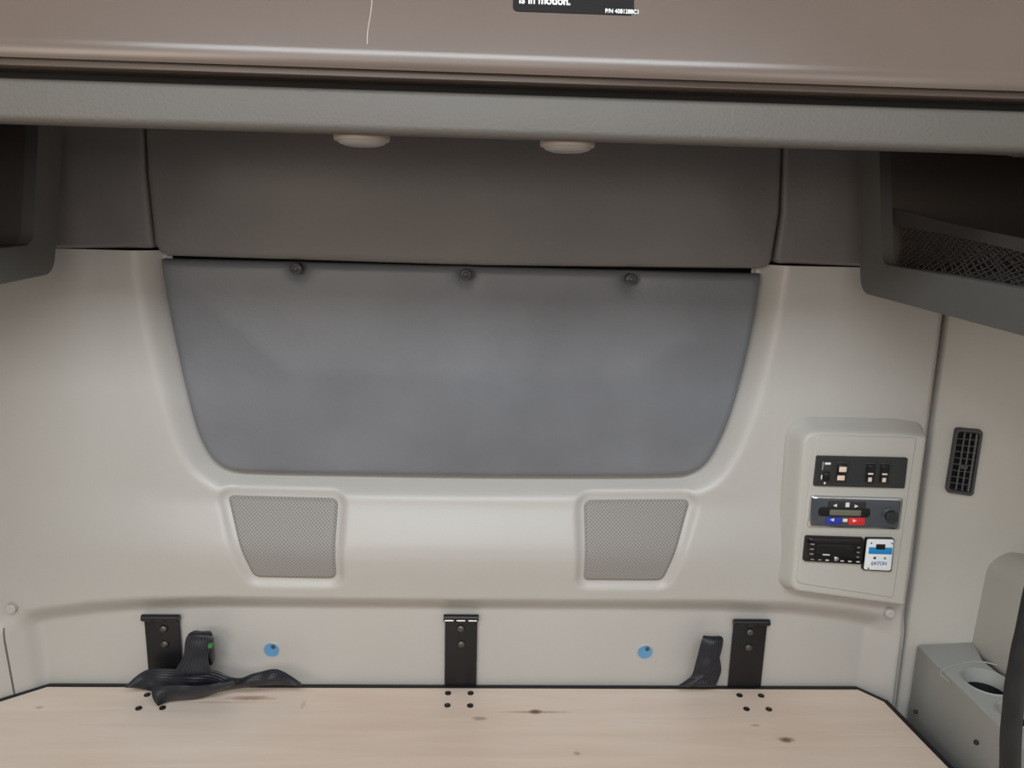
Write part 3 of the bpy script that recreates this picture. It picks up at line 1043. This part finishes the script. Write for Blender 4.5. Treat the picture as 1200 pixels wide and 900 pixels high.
def frame_ring(name, outer, inner, h0, h1, m, parent, mapf):
    """bevelled ring between two outlines with equal point counts"""
    n = len(outer); vs = []
    lay = [(outer, h0, 0), (outer, h1 - .001, 0), (outer, h1, .12), (inner, h1, -.12), (inner, h1 - .001, 0), (inner, h0, 0)]
    for src, h, t in lay:
        for i in range(n):
            o_, i_ = np.array(outer[i]), np.array(inner[i])
            if t > 0:
                p = o_ + (i_ - o_) * t
            elif t < 0:
                p = i_ + (o_ - i_) * -t
            else:
                p = o_ if src is outer else i_
            vs.append(mapf(p[0], p[1], h))
    fs = []
    for l in range(5):
        for i in range(n):
            j = (i + 1) % n
            fs.append((l * n + i, l * n + j, (l + 1) * n + j, (l + 1) * n + i))
    o = mesh_obj(name, vs, fs, m, parent); sharp(o, 40)
    return o


vin = rounded([VQ(.11, .05), VQ(.89, .05), VQ(.89, .95), VQ(.11, .95)], .004, 6)
frame_ring('frame', vol, vin, .004, .0185, M['ventgrey'], vt, cmap)
for a, hw in ((.355, .022), (.575, .022), (.80, .035)):
    ol = [VQ(a - hw, .06), VQ(a + hw, .06), VQ(a + hw, .94), VQ(a - hw, .94)]
    puff('upright_slat', ol, lambda d, x, z: .0170, .007, M['slat'], vt, mapf=cmap, step=.02, grid=.05)
for k in range(1, 9):
    b = .06 + .88 * k / 9
    ol = [VQ(.12, b - .007), VQ(.88, b - .007), VQ(.88, b + .007), VQ(.12, b + .007)]
    puff('cross_vane', ol, lambda d, x, z: .0155, .004, M['ventgrey'], vt, mapf=cmap, step=.02, grid=.05)
kp = VQ(.5, .57)
puff('adjuster_knob', rounded([(kp[0] - .006, kp[1] - .004), (kp[0] + .006, kp[1] - .004), (kp[0] + .006, kp[1] + .004), (kp[0] - .006, kp[1] + .004)], .002), lambda d, x, z: .022 * sst(d, -.01, .002), .008, M['button'], vt, mapf=cmap, step=.004, grid=.02)
adopt(vt)

# side wall bulge (lower right) and console
e_t = CP(1160, 652, .012); e_b = CP(1139, 752, .012)
fl = np.array([.10, -1., 0.]); fl /= np.linalg.norm(fl)
ztopb = float(e_t[2])


def prism(name, plan, z0, z1, m, bev, parent=None):
    n = len(plan)
    vs = [(x, y, z0) for x, y in plan] + [(x, y, z1) for x, y in plan]
    fs = [tuple(range(n)), tuple(range(n, 2 * n))] + [(i, (i + 1) % n, n + (i + 1) % n, n + i) for i in range(n)]
    o = mesh_obj(name, vs, fs, m, parent)
    bevel(o, bev, 5); sharp(o, 60)
    return o


p0 = np.array(e_b); pf = p0 + fl * 1.1
dt = np.array(e_t) - np.array(e_b)
vs = []
ZC_ = ZB + .125
for q, z in ((p0, ZC_ - .03), (pf, ZC_ - .03), (np.array([1.25, pf[1], 0]), ZC_ - .03), (np.array([1.25, p0[1] + .10, 0]), ZC_ - .03), (p0 + np.array([.02, .10, 0]), ZC_ - .03)):
    vs.append((q[0], q[1], z))
for v in list(vs[:5]):
    vs.append((v[0] + dt[0] * (1 if v[0] < 1.2 else 0), v[1] + dt[1], ztopb + .12 * max(0, p0[1] - v[1])))
o = mesh_obj('wall_right_ledge', vs, [(0, 1, 2, 3, 4), (9, 8, 7, 6, 5)] + [(i, (i + 1) % 5, 5 + (i + 1) % 5, 5 + i) for i in range(5)], M['side'])
bevel(o, .045, 8); sharp(o, 60); struct(o)

ZC = ZB + .125
L0 = UZ(1101, 784, ZC); L1 = UZ(1176, 856, ZC); LR = UZ(1150, 774, ZC)
dirl = (L1 - L0) / abs(L1[1] - L0[1]); LF = L0 + dirl * .75
Rt_l = CP(1075, 756, .010); Rt_r = CP(1141, 752, .010)
Rb = UZ(1067, 815, ZB); fb0 = RB0 + np.array([.016, 0, 0]); fb1 = RB2 + np.array([.016, 0, 0])
print('console', L0, L1, LR, Rt_l, Rt_r, Rb, RB0, RB2)
tt = (LF[1] - p0[1]) / fl[1]; xf_ = p0[0] + fl[0] * tt - .012
zb_ = 0.0
tr = (LR[1] - p0[1]) / fl[1]; xr_ = p0[0] + fl[0] * tr - .012
vs = [(Rb[0], Rb[1], zb_), (fb1[0], LF[1], zb_), (xf_, LF[1], zb_), (xr_, LR[1], zb_), (Rt_r[0], Rt_r[1], zb_),   # 0-4 bottom
      tuple(L0), tuple(LF), (xf_, LF[1], ZC), (xr_, LR[1], ZC), tuple(LR),                                  # 5-9 ledge
      tuple(Rt_l), tuple(Rt_r)]                                                                             # 10-11 ramp top
fs = [(0, 1, 6, 5, 10), (1, 2, 7, 6), (5, 6, 7, 8, 9), (5, 9, 11, 10), (9, 8, 11), (0, 10, 11, 4), (2, 3, 8, 7), (3, 4, 11, 8), (0, 4, 3, 2, 1)]
con = thing('cup_holder_console', (float(L0[0]) + .1, -.5, ZB - .25), 'grey side console with cup holders beside the bunk board', 'console')
body = mesh_obj('console_body', vs, fs, M['console'], None)
bevel(body, .009, 4, 20)
cups = []
for px, py, r in ((1157, 799, .040), (1197, 838, .036)):
    p = UZ(px, py, ZC)
    bm = bmesh.new(); bmesh.ops.create_cone(bm, cap_ends=True, segments=48, radius1=r * .70, radius2=r * 1.02, depth=.09)
    bmesh.ops.translate(bm, verts=bm.verts, vec=(p[0], p[1], ZC - .043))
    cme = bpy.data.meshes.new('c'); bm.to_mesh(cme); bm.free()
    co = bpy.data.objects.new('c', cme); COL.objects.link(co)
    md = body.modifiers.new('b', 'BOOLEAN'); md.operation = 'DIFFERENCE'; md.object = co; md.solver = 'EXACT'
    cups.append((co, p, r))
bpy.context.view_layer.update()
bake(body); sharp(body, 40); body.parent = con
for co, p, r in cups:
    bpy.data.objects.remove(co)
    # black insert stands in for shade in the lower part of the cup
    bm = bmesh.new()
    prof = [(r * .91, -.024), (r * .90, -.024), (r * .69, -.080), (r * .02, -.080)]
    lathe_bm(bm, [(a, b) for a, b in prof], (p[0], p[1], ZC), 'Z', 40, sgn=1)
    bmesh.ops.delete(bm, geom=[f for f in bm.faces if len(f.verts) > 6 and f.calc_center_median().z > ZC - .03], context='FACES')
    bm_obj('cup_shade', bm, M['rubber'], con)
    # raised rim
    bm = bmesh.new()
    seg = 48; rr = [(r * 1.02, -.004), (r * 1.015, .001), (r * 1.05, .0022), (r * 1.09, .001), (r * 1.10, -.002)]
    rings = [[bm.verts.new((p[0] + a * math.cos(2 * math.pi * k / seg), p[1] + a * math.sin(2 * math.pi * k / seg), ZC + b)) for k in range(seg)] for a, b in rr]
    for q, w in zip(rings, rings[1:]):
        for k in range(seg):
            bm.faces.new((q[k], q[(k + 1) % seg], w[(k + 1) % seg], w[k]))
    bmesh.ops.recalc_face_normals(bm, faces=bm.faces)
    bm_obj('cup_rim', bm, M['console'], con)
# raised border along the rear of the ledge
bm = bmesh.new(); tube_bm(bm, spline([UZ(1112, 799, ZC + .0005), UZ(1103, 791, ZC + .0005), UZ(1104, 785, ZC + .0005), UZ(1120, 779, ZC + .001), UZ(1144, 775, ZC + .001), UZ(1170, 780, ZC + .001), UZ(1186, 790, ZC + .001), UZ(1200, 806, ZC + .0005)], 6), .0014, 8)
bm_obj('ledge_border', bm, M['console'], con)
# two small black studs on the console's face
for px, py in ((1073, 834), (1144, 870)):
    n = np.array([-1., .25, .45])
    fp = UP(px, py, L0, np.cross(np.array(LF) - np.array(L0), np.array([fb0[0], fb0[1], ZB]) - np.array(L0)))
    bm = bmesh.new(); bmesh.ops.create_icosphere(bm, subdivisions=2, radius=.0045)
    bmesh.ops.translate(bm, verts=bm.verts, vec=tuple(fp)); bm_obj('stud', bm, M['rubber'], con)
adopt(con)

# strap at the right edge
sp_px = [(1222, 640), (1206, 715), (1196, 762), (1189, 800), (1184, 850), (1182, 905), (1181, 980), (1184, 1080)]
A = [UY(x - 9, y, -.66) for x, y in sp_px]; B = [UY(x + 11, y, -.64) for x, y in sp_px]
stp = ribbon('hanging_strap', A, B, .006, M['rubber'], None, wavy=.004)
tag(stp, 'black strap hanging in front of the cup holders at the right edge', 'strap')

# ------------------------------------------------------------------ overhead bins
YS = -.56                                   # front of the upper bunk's rail
Z_RAIL = min(float(UY(0, 144, YS)[2]), float(UY(1200, 181, YS)[2]))


def bin_build(side, plane_px, outer_px, open_px, rad_o, rad_i, label, net):
    X = float(UY(plane_px[0], plane_px[1], -.075)[0])
    tw = lambda px, py: UX(px, py, X)
    out = [(float(p[1]), float(p[2])) for p in (tw(*q) for q in outer_px)]
    opn = [(float(p[1]), float(p[2])) for p in (tw(*q) for q in open_px)]
    return X, out, opn


def make_bin(sgn, X, out, opn, rad_o, rad_i, label):
    """out / opn are (y,z) outlines on the plane x = X: rear-top, rear-bottom, front-bottom, front-top"""
    yc = np.mean([p[0] for p in out]); zc = min(p[1] for p in out)
    zr = Z_RAIL - .003; yr = YS + .10
    cut = lambda P, dz: [P[0], P[1], P[2], (P[3][0], zr - dz), (YS, zr - dz), (yr, zr + .0105 - dz)]
    out = cut(out, 0); opn = cut(opn, .0012); rad_o = rad_o + [.004, .004]; rad_i = rad_i + [.004, .004]
    b = thing('overhead_bin', (X + sgn * .15, yc, zc), label, 'storage bin', 'open overhead bins')
    mp = lambda y, z, h: (X - sgn * h, y, z)
    ro = rounded(out, rad_o, 8); ri = rounded(opn, rad_i, 8)
    frame_ring('frame', ro, ri, -.020, .0, M['bin'], b, mp)
    # outer shell
    n = len(ro); vs = []; fs = []
    for d in (-.019, -.34):
        for y, z in ro:
            vs.append(mp(y, z, d))
    fs = [(i, (i + 1) % n, n + (i + 1) % n, n + i) for i in range(n)] + [tuple(range(n, 2 * n))]
    o = mesh_obj('shell', vs, fs, M['bin'], b); sharp(o, 40)
    # inner lining
    n = len(ri); vs = []
    cen = np.mean(ri, 0)
    for d in (-.012, -.325):
        for y, z in ri:
            q = np.array([y, z]) + (np.array([y, z]) - cen) * .002
            vs.append(mp(q[0], q[1], d))
    fs = [(i, (i + 1) % n, n + (i + 1) % n, n + i) for i in range(n)] + [tuple(range(n, 2 * n))]
    o = mesh_obj('lining', vs, fs, M['liner'], b); sharp(o, 40)
    return b, mp


# right bin
XRb = float(UY(1004, 250, -.08)[0])
gx = lambda px, py: (float(UX(px, py, XRb)[1]), float(UX(px, py, XRb)[2]))
ext = lambda a, b, y: (y, a[1] + (b[1] - a[1]) * (y - a[0]) / (b[0] - a[0]))
rt = gx(1003, 181); ob0 = gx(1008, 342.5); ob1 = gx(1200, 394)
it = gx(1028, 183); ib0 = gx(1033, 309.5); ib1 = gx(1200, 339)
yfr = -.78
ZTB = rt[1] + .012
R_out = [(rt[0], ZTB), ob0, ext(ob0, ob1, yfr), (yfr, ZTB)]
R_in = [(it[0], ZTB - .004), ib0, ext(ib0, ib1, yfr + .04), (yfr + .04, ZTB - .004)]
print('rbin', XRb, R_out, R_in)
rb, rmap = make_bin(1, XRb, R_out, R_in, [.004, .035, .03, .01], [.004, .026, .03, .01], 'dark grey open overhead bin with cargo net on the right')
# cargo net: hem and crossed cords, 2 cm inside the opening
hemt = [gx(1029, 243), gx(1060, 251), gx(1100, 262), gx(1150, 273), gx(1200, 284)]
hemb = [gx(1029, 262), gx(1060, 269), gx(1100, 276), gx(1150, 288), gx(1200, 301)]
hemt.append(ext(hemt[-2], hemt[-1], yfr + .05)); hemb.append(ext(hemb[-2], hemb[-1], yfr + .05))
ND = -.022
A = [np.array(rmap(p[0], p[1], ND)) for p in hemt]; B = [np.array(rmap(p[0], p[1], ND)) for p in hemb]
ribbon('net_hem', A, B, .003, M['net'], rb, wavy=0)
hy = [p[0] for p in hemb][::-1]; hz = [p[1] for p in hemb][::-1]
bm = bmesh.new()
y0n, y1n = yfr + .05, ib0[0] - .001
zbot = lambda y: ext(ib0, ib1, y)[1]
ztopn = lambda y: float(np.interp(y, hy, hz))
rr_ = random.Random(2)
for sl in (1, -1):
    c = -0.3
    y = y0n - .2
    while y < y1n + .2:
        pts = []
        ph = rr_.uniform(0, 6); jit = rr_.uniform(-.004, .004)
        for k in range(30):
            t = k / 29
            yy = y + jit + sl * .085 * t + .0025 * math.sin(9 * t + ph)
            if yy < y0n or yy > y1n:
                continue
            zz_ = zbot(yy) + (ztopn(yy) - zbot(yy)) * t
            pts.append(rmap(yy, zz_, ND - .006 * math.sin(t * math.pi) - .001 * sl))
        if len(pts) > 2:
            tube_bm(bm, pts, .0011, 5)
        y += .0155
bm_obj('cargo_net', bm, M['net'], rb)
# added tube that imitates a light streak on the back of the bin
A = [np.array([XRb + .30, *gx(1150, 255)]), np.array([XRb + .302, *gx(1152, 225)]), np.array([XRb + .30, *gx(1158, 195)])]
q0 = UX(1146, 262, XRb + .30); q1 = UX(1150, 225, XRb + .30); q2 = UX(1160, 190, XRb + .30)
bm = bmesh.new(); tube_bm(bm, spline([q0, q1, q2], 6), .004, 8); bm_obj('streak_tube', bm, M['bin'], rb)
adopt(rb)

# left bin
XLb = float(UY(73, 230, -.08)[0])
gl = lambda px, py: (float(UX(px, py, XLb)[1]), float(UX(px, py, XLb)[2]))
rt = gl(76, 153); ob0 = gl(64, 320); ob1 = gl(0, 333.5)
it = gl(47, 149); ib0 = gl(39.5, 287); ib1 = gl(0, 291)
ZTB2 = rt[1] + .012
L_out = [(rt[0], ZTB2), ob0, ext(ob0, ob1, yfr), (yfr, ZTB2)]
L_in = [(it[0], ZTB2 - .004), ib0, ext(ib0, ib1, yfr + .04), (yfr + .04, ZTB2 - .004)]
print('lbin', XLb, L_out, L_in)
lb, lmap = make_bin(-1, XLb, L_out, L_in, [.004, .035, .03, .01], [.004, .028, .03, .01], 'dark grey open overhead bin at the upper left without a net')
adopt(lb)

# ------------------------------------------------------------------ folded upper bunk
sl_l = UY(0, 144, YS); sl_r = UY(1200, 181, YS); sm = (sl_l + sl_r) / 2
ub = thing('upper_bunk', (0, YS, sm[2]), 'brown folded upper bunk across the top with grey lower rail', 'upper bunk')
tilt = math.atan2(sl_r[2] - sl_l[2], sl_r[0] - sl_l[0])
zc_ = lambda y: float(UY(600, y, YS)[2])
z_b = zc_(164); z_t = zc_(109.5); z_g = zc_(99); z_r = zc_(88); z_h = zc_(76); z_top = zc_(-130)
print('Z_RAIL', Z_RAIL, sl_l, sl_r); print('bunk', z_b, z_t, z_g, z_h, tilt)
XH = 1.30


def extrude(name, prof, m):
    """profile (y,z) closed, extruded along x, with the photograph's slight tilt"""
    n = len(prof); xs = np.linspace(-XH, XH, 14); vs = []; fs = []
    for x in xs:
        for y, z in prof:
            vs.append((x, y, z + math.tan(tilt) * (x - sm[0])))
    for i in range(len(xs) - 1):
        for k in range(n):
            fs.append((i * n + k, i * n + (k + 1) % n, (i + 1) * n + (k + 1) % n, (i + 1) * n + k))
    fs += [tuple(range(n)), tuple((len(xs) - 1) * n + k for k in range(n))[::-1]]
    o = mesh_obj(name, vs, fs, m, ub); sharp(o, 30)
    return o


# rail: flat underside 9 cm deep, rounded nose, face leaning a little back
rail = rounded([(YS + .10, z_b + .0115), (YS, z_b), (YS + .006, z_t), (YS + .05, z_t + .003), (YS + .32, z_t + .17), (YS + .34, z_t + .10)], [.004, .009, .006, 0, 0, 0], 6)
extrude('rail', rail, M['lip'])
# dark strip painting the shade in the gap behind, then the rolled lower edge of the panel
extrude('gap_strip', [(YS + .030, z_t - .01), (YS + .030, z_r + .02), (YS + .06, z_r + .02), (YS + .06, z_t - .01)], M['darkgap'])
lean = .30
zq = lambda y: zc_(y)
RR = .030; zcr = zq(77.5); ph0 = math.atan(lean); yc_r = YS - .020 + RR
arc = [(yc_r - RR * math.cos(a), zcr + RR * math.sin(a)) for a in np.linspace(math.radians(-21), ph0, 22)]
PB = arc[-1]                                     # where the flat panel starts
pan = [(YS + .035, zq(98.5)), (YS - .006, zq(98)), (YS - .008, zq(97)), (YS - .008, zq(89)), (YS - .003, zq(87.5))] + arc + \
      [(PB[0] + (z_top - PB[1]) * lean, z_top), (YS + .14, z_top), (YS + .05, z_h + .02)]
extrude('folding_panel', pan, M['bunk'])
adopt(ub)

# warning label on the panel
fy0, fz0 = PB; fy1, fz1 = PB[0] + (z_top - PB[1]) * lean, z_top
nrm = np.array([0, -(fz1 - fz0), (fy1 - fy0)]); nrm /= np.linalg.norm(nrm); upv = np.array([0, fy1 - fy0, fz1 - fz0]); upv /= np.linalg.norm(upv)
lp = UP(672, 8, (0, fy0, fz0 + math.tan(tilt) * (.0)), nrm)
P_off = np.array([0, 0, 0.])
tp = np.array([1, 0, math.tan(tilt)]); tp /= np.linalg.norm(tp)
nrm = np.cross(tp, upv); nrm /= np.linalg.norm(nrm)
if nrm[1] > 0:
    nrm = -nrm
base = np.array([sm[0], fy0, fz0])
up2 = np.cross(nrm, tp)
if up2[2] < 0:
    up2 = -up2


def lmapf(u, v, h):
    p = base + tp * u + up2 * v + nrm * h
    return tuple(p)


def luv(px, py, h=.0008):
    p = UP(px, py, base + nrm * h, nrm) - base
    return (float(p @ tp), float(p @ up2))


a = luv(601, 13); b2 = luv(743, 18); h_l = .11
lab_ol = rounded([(a[0], (a[1] + b2[1]) / 2), (b2[0], (a[1] + b2[1]) / 2), (b2[0], (a[1] + b2[1]) / 2 + h_l), (a[0], (a[1] + b2[1]) / 2 + h_l)], .005, 5)
wl = thing('warning_label', lmapf((a[0] + b2[0]) / 2, a[1], 0), 'black warning label with white text on the brown upper bunk', 'label')
puff('sticker', lab_ol, lambda d, x, z: .0008, .0009, M['label'], wl, mapf=lmapf, step=.01, grid=.05)
t0 = luv(608, 3.8); t1 = luv(657, 5.6)
tx = text_mesh('warning_text', 'is in motion.', .0125, M['white'], wl, None, mapf=lambda x, z, h: lmapf(t0[0] + x, t0[1] + z, h + .001), sx=.83, off=.0003)
t2 = luv(709, 15.0)
text_mesh('part_number_text', 'P/N 4081288C1', .0062, M['white'], wl, None, mapf=lambda x, z, h: lmapf(t2[0] + x, t2[1] + z, h + .001), sx=.86, off=.0001)
adopt(wl)

# reading lamps under the rail
for px, lab in ((424, 'round frosted reading lamp under the bunk rail, left one'), (665, 'round frosted reading lamp under the bunk rail, right one')):
    Yl = YS + .045
    zz0 = z_b + .0015
    py = 160 if px < 500 else 168
    p = UY(px, py, Yl)
    zl = z_b + .004 + math.tan(tilt) * (p[0] - sm[0])
    lm = thing('reading_spotlight', (p[0], Yl, zl), lab, 'lamp', 'reading lamps under the bunk')
    r = 31 * (Yl - CAM[1]) / F * 1.0
    bm = bmesh.new(); lathe_bm(bm, [(r, -.006), (r, .004), (r * .97, .0058), (r * .90, .0062)], (p[0], Yl, zl), 'Z', 64)
    # knurled ring
    for v in bm.verts:
        pass
    bm_obj('ring', bm, M['lampring'], lm)
    bm = bmesh.new(); lathe_bm(bm, [(r * .90, .004), (r * .88, .0068), (r * .78, .0092), (r * .55, .0112), (r * .25, .0120), (r * .02, .0121)], (p[0], Yl, zl), 'Z', 48)
    bm_obj('lens', bm, M['lens'], lm)
    adopt(lm)

# ------------------------------------------------------------------ shell of the cab
def wallbox(name, c, s, m):
    bm = bmesh.new(); box_bm(bm, c, s); return struct(bm_obj(name, bm, m, smooth=False))


wallbox('floor', (0, -1.3, -.03), (2.7, 2.9, .06), M['floor'])
wallbox('ceiling', (0, -1.0, 2.52), (2.7, 2.3, .06), M['ceil'])
wallbox('wall_left', (-1.28, -.95, 1.25), (.06, 2.2, 2.5), M['side'])
wallbox('wall_right', (1.32, -.95, 1.25), (.06, 2.2, 2.5), M['side'])

# ------------------------------------------------------------------ light
w = bpy.data.worlds.new('sky'); S.world = w; w.use_nodes = True
bg = w.node_tree.nodes['Background']; bg.inputs['Color'].default_value = (.80, .88, 1.0, 1); bg.inputs['Strength'].default_value = .07


def area(name, loc, look, sx, sy, power, col):
    l = bpy.data.lights.new(name, 'AREA'); l.shape = 'RECTANGLE'; l.size = sx; l.size_y = sy; l.energy = power; l.color = col
    o = bpy.data.objects.new(name, l); COL.objects.link(o); o.location = loc
    o.rotation_euler = (Vector(look) - Vector(loc)).to_track_quat('-Z', 'Y').to_euler()
    return o


area('skylight_daylight', (.02, -1.82, 2.40), (0, -.1, .9), 1.7, .55, 43, (.86, .93, 1.))
area('windshield_daylight', (-.25, -2.9, 1.85), (0, 0, 1.1), 1.7, .7, 13, (1., .95, .90))
area('left_window_daylight', (-1.05, -2.3, 1.50), (.3, 0, 1.2), .7, .5, 8, (1., .85, .72))
area('right_window_daylight', (1.05, -2.3, 1.50), (-.3, 0, 1.2), .7, .5, 3.5, (1., .92, .86))

vs_ = S.view_settings
vs_.view_transform = 'Standard'; vs_.look = 'None'; vs_.exposure = .08; vs_.gamma = 1.
vs_.use_curve_mapping = False
for o in list(S.objects):
    pass
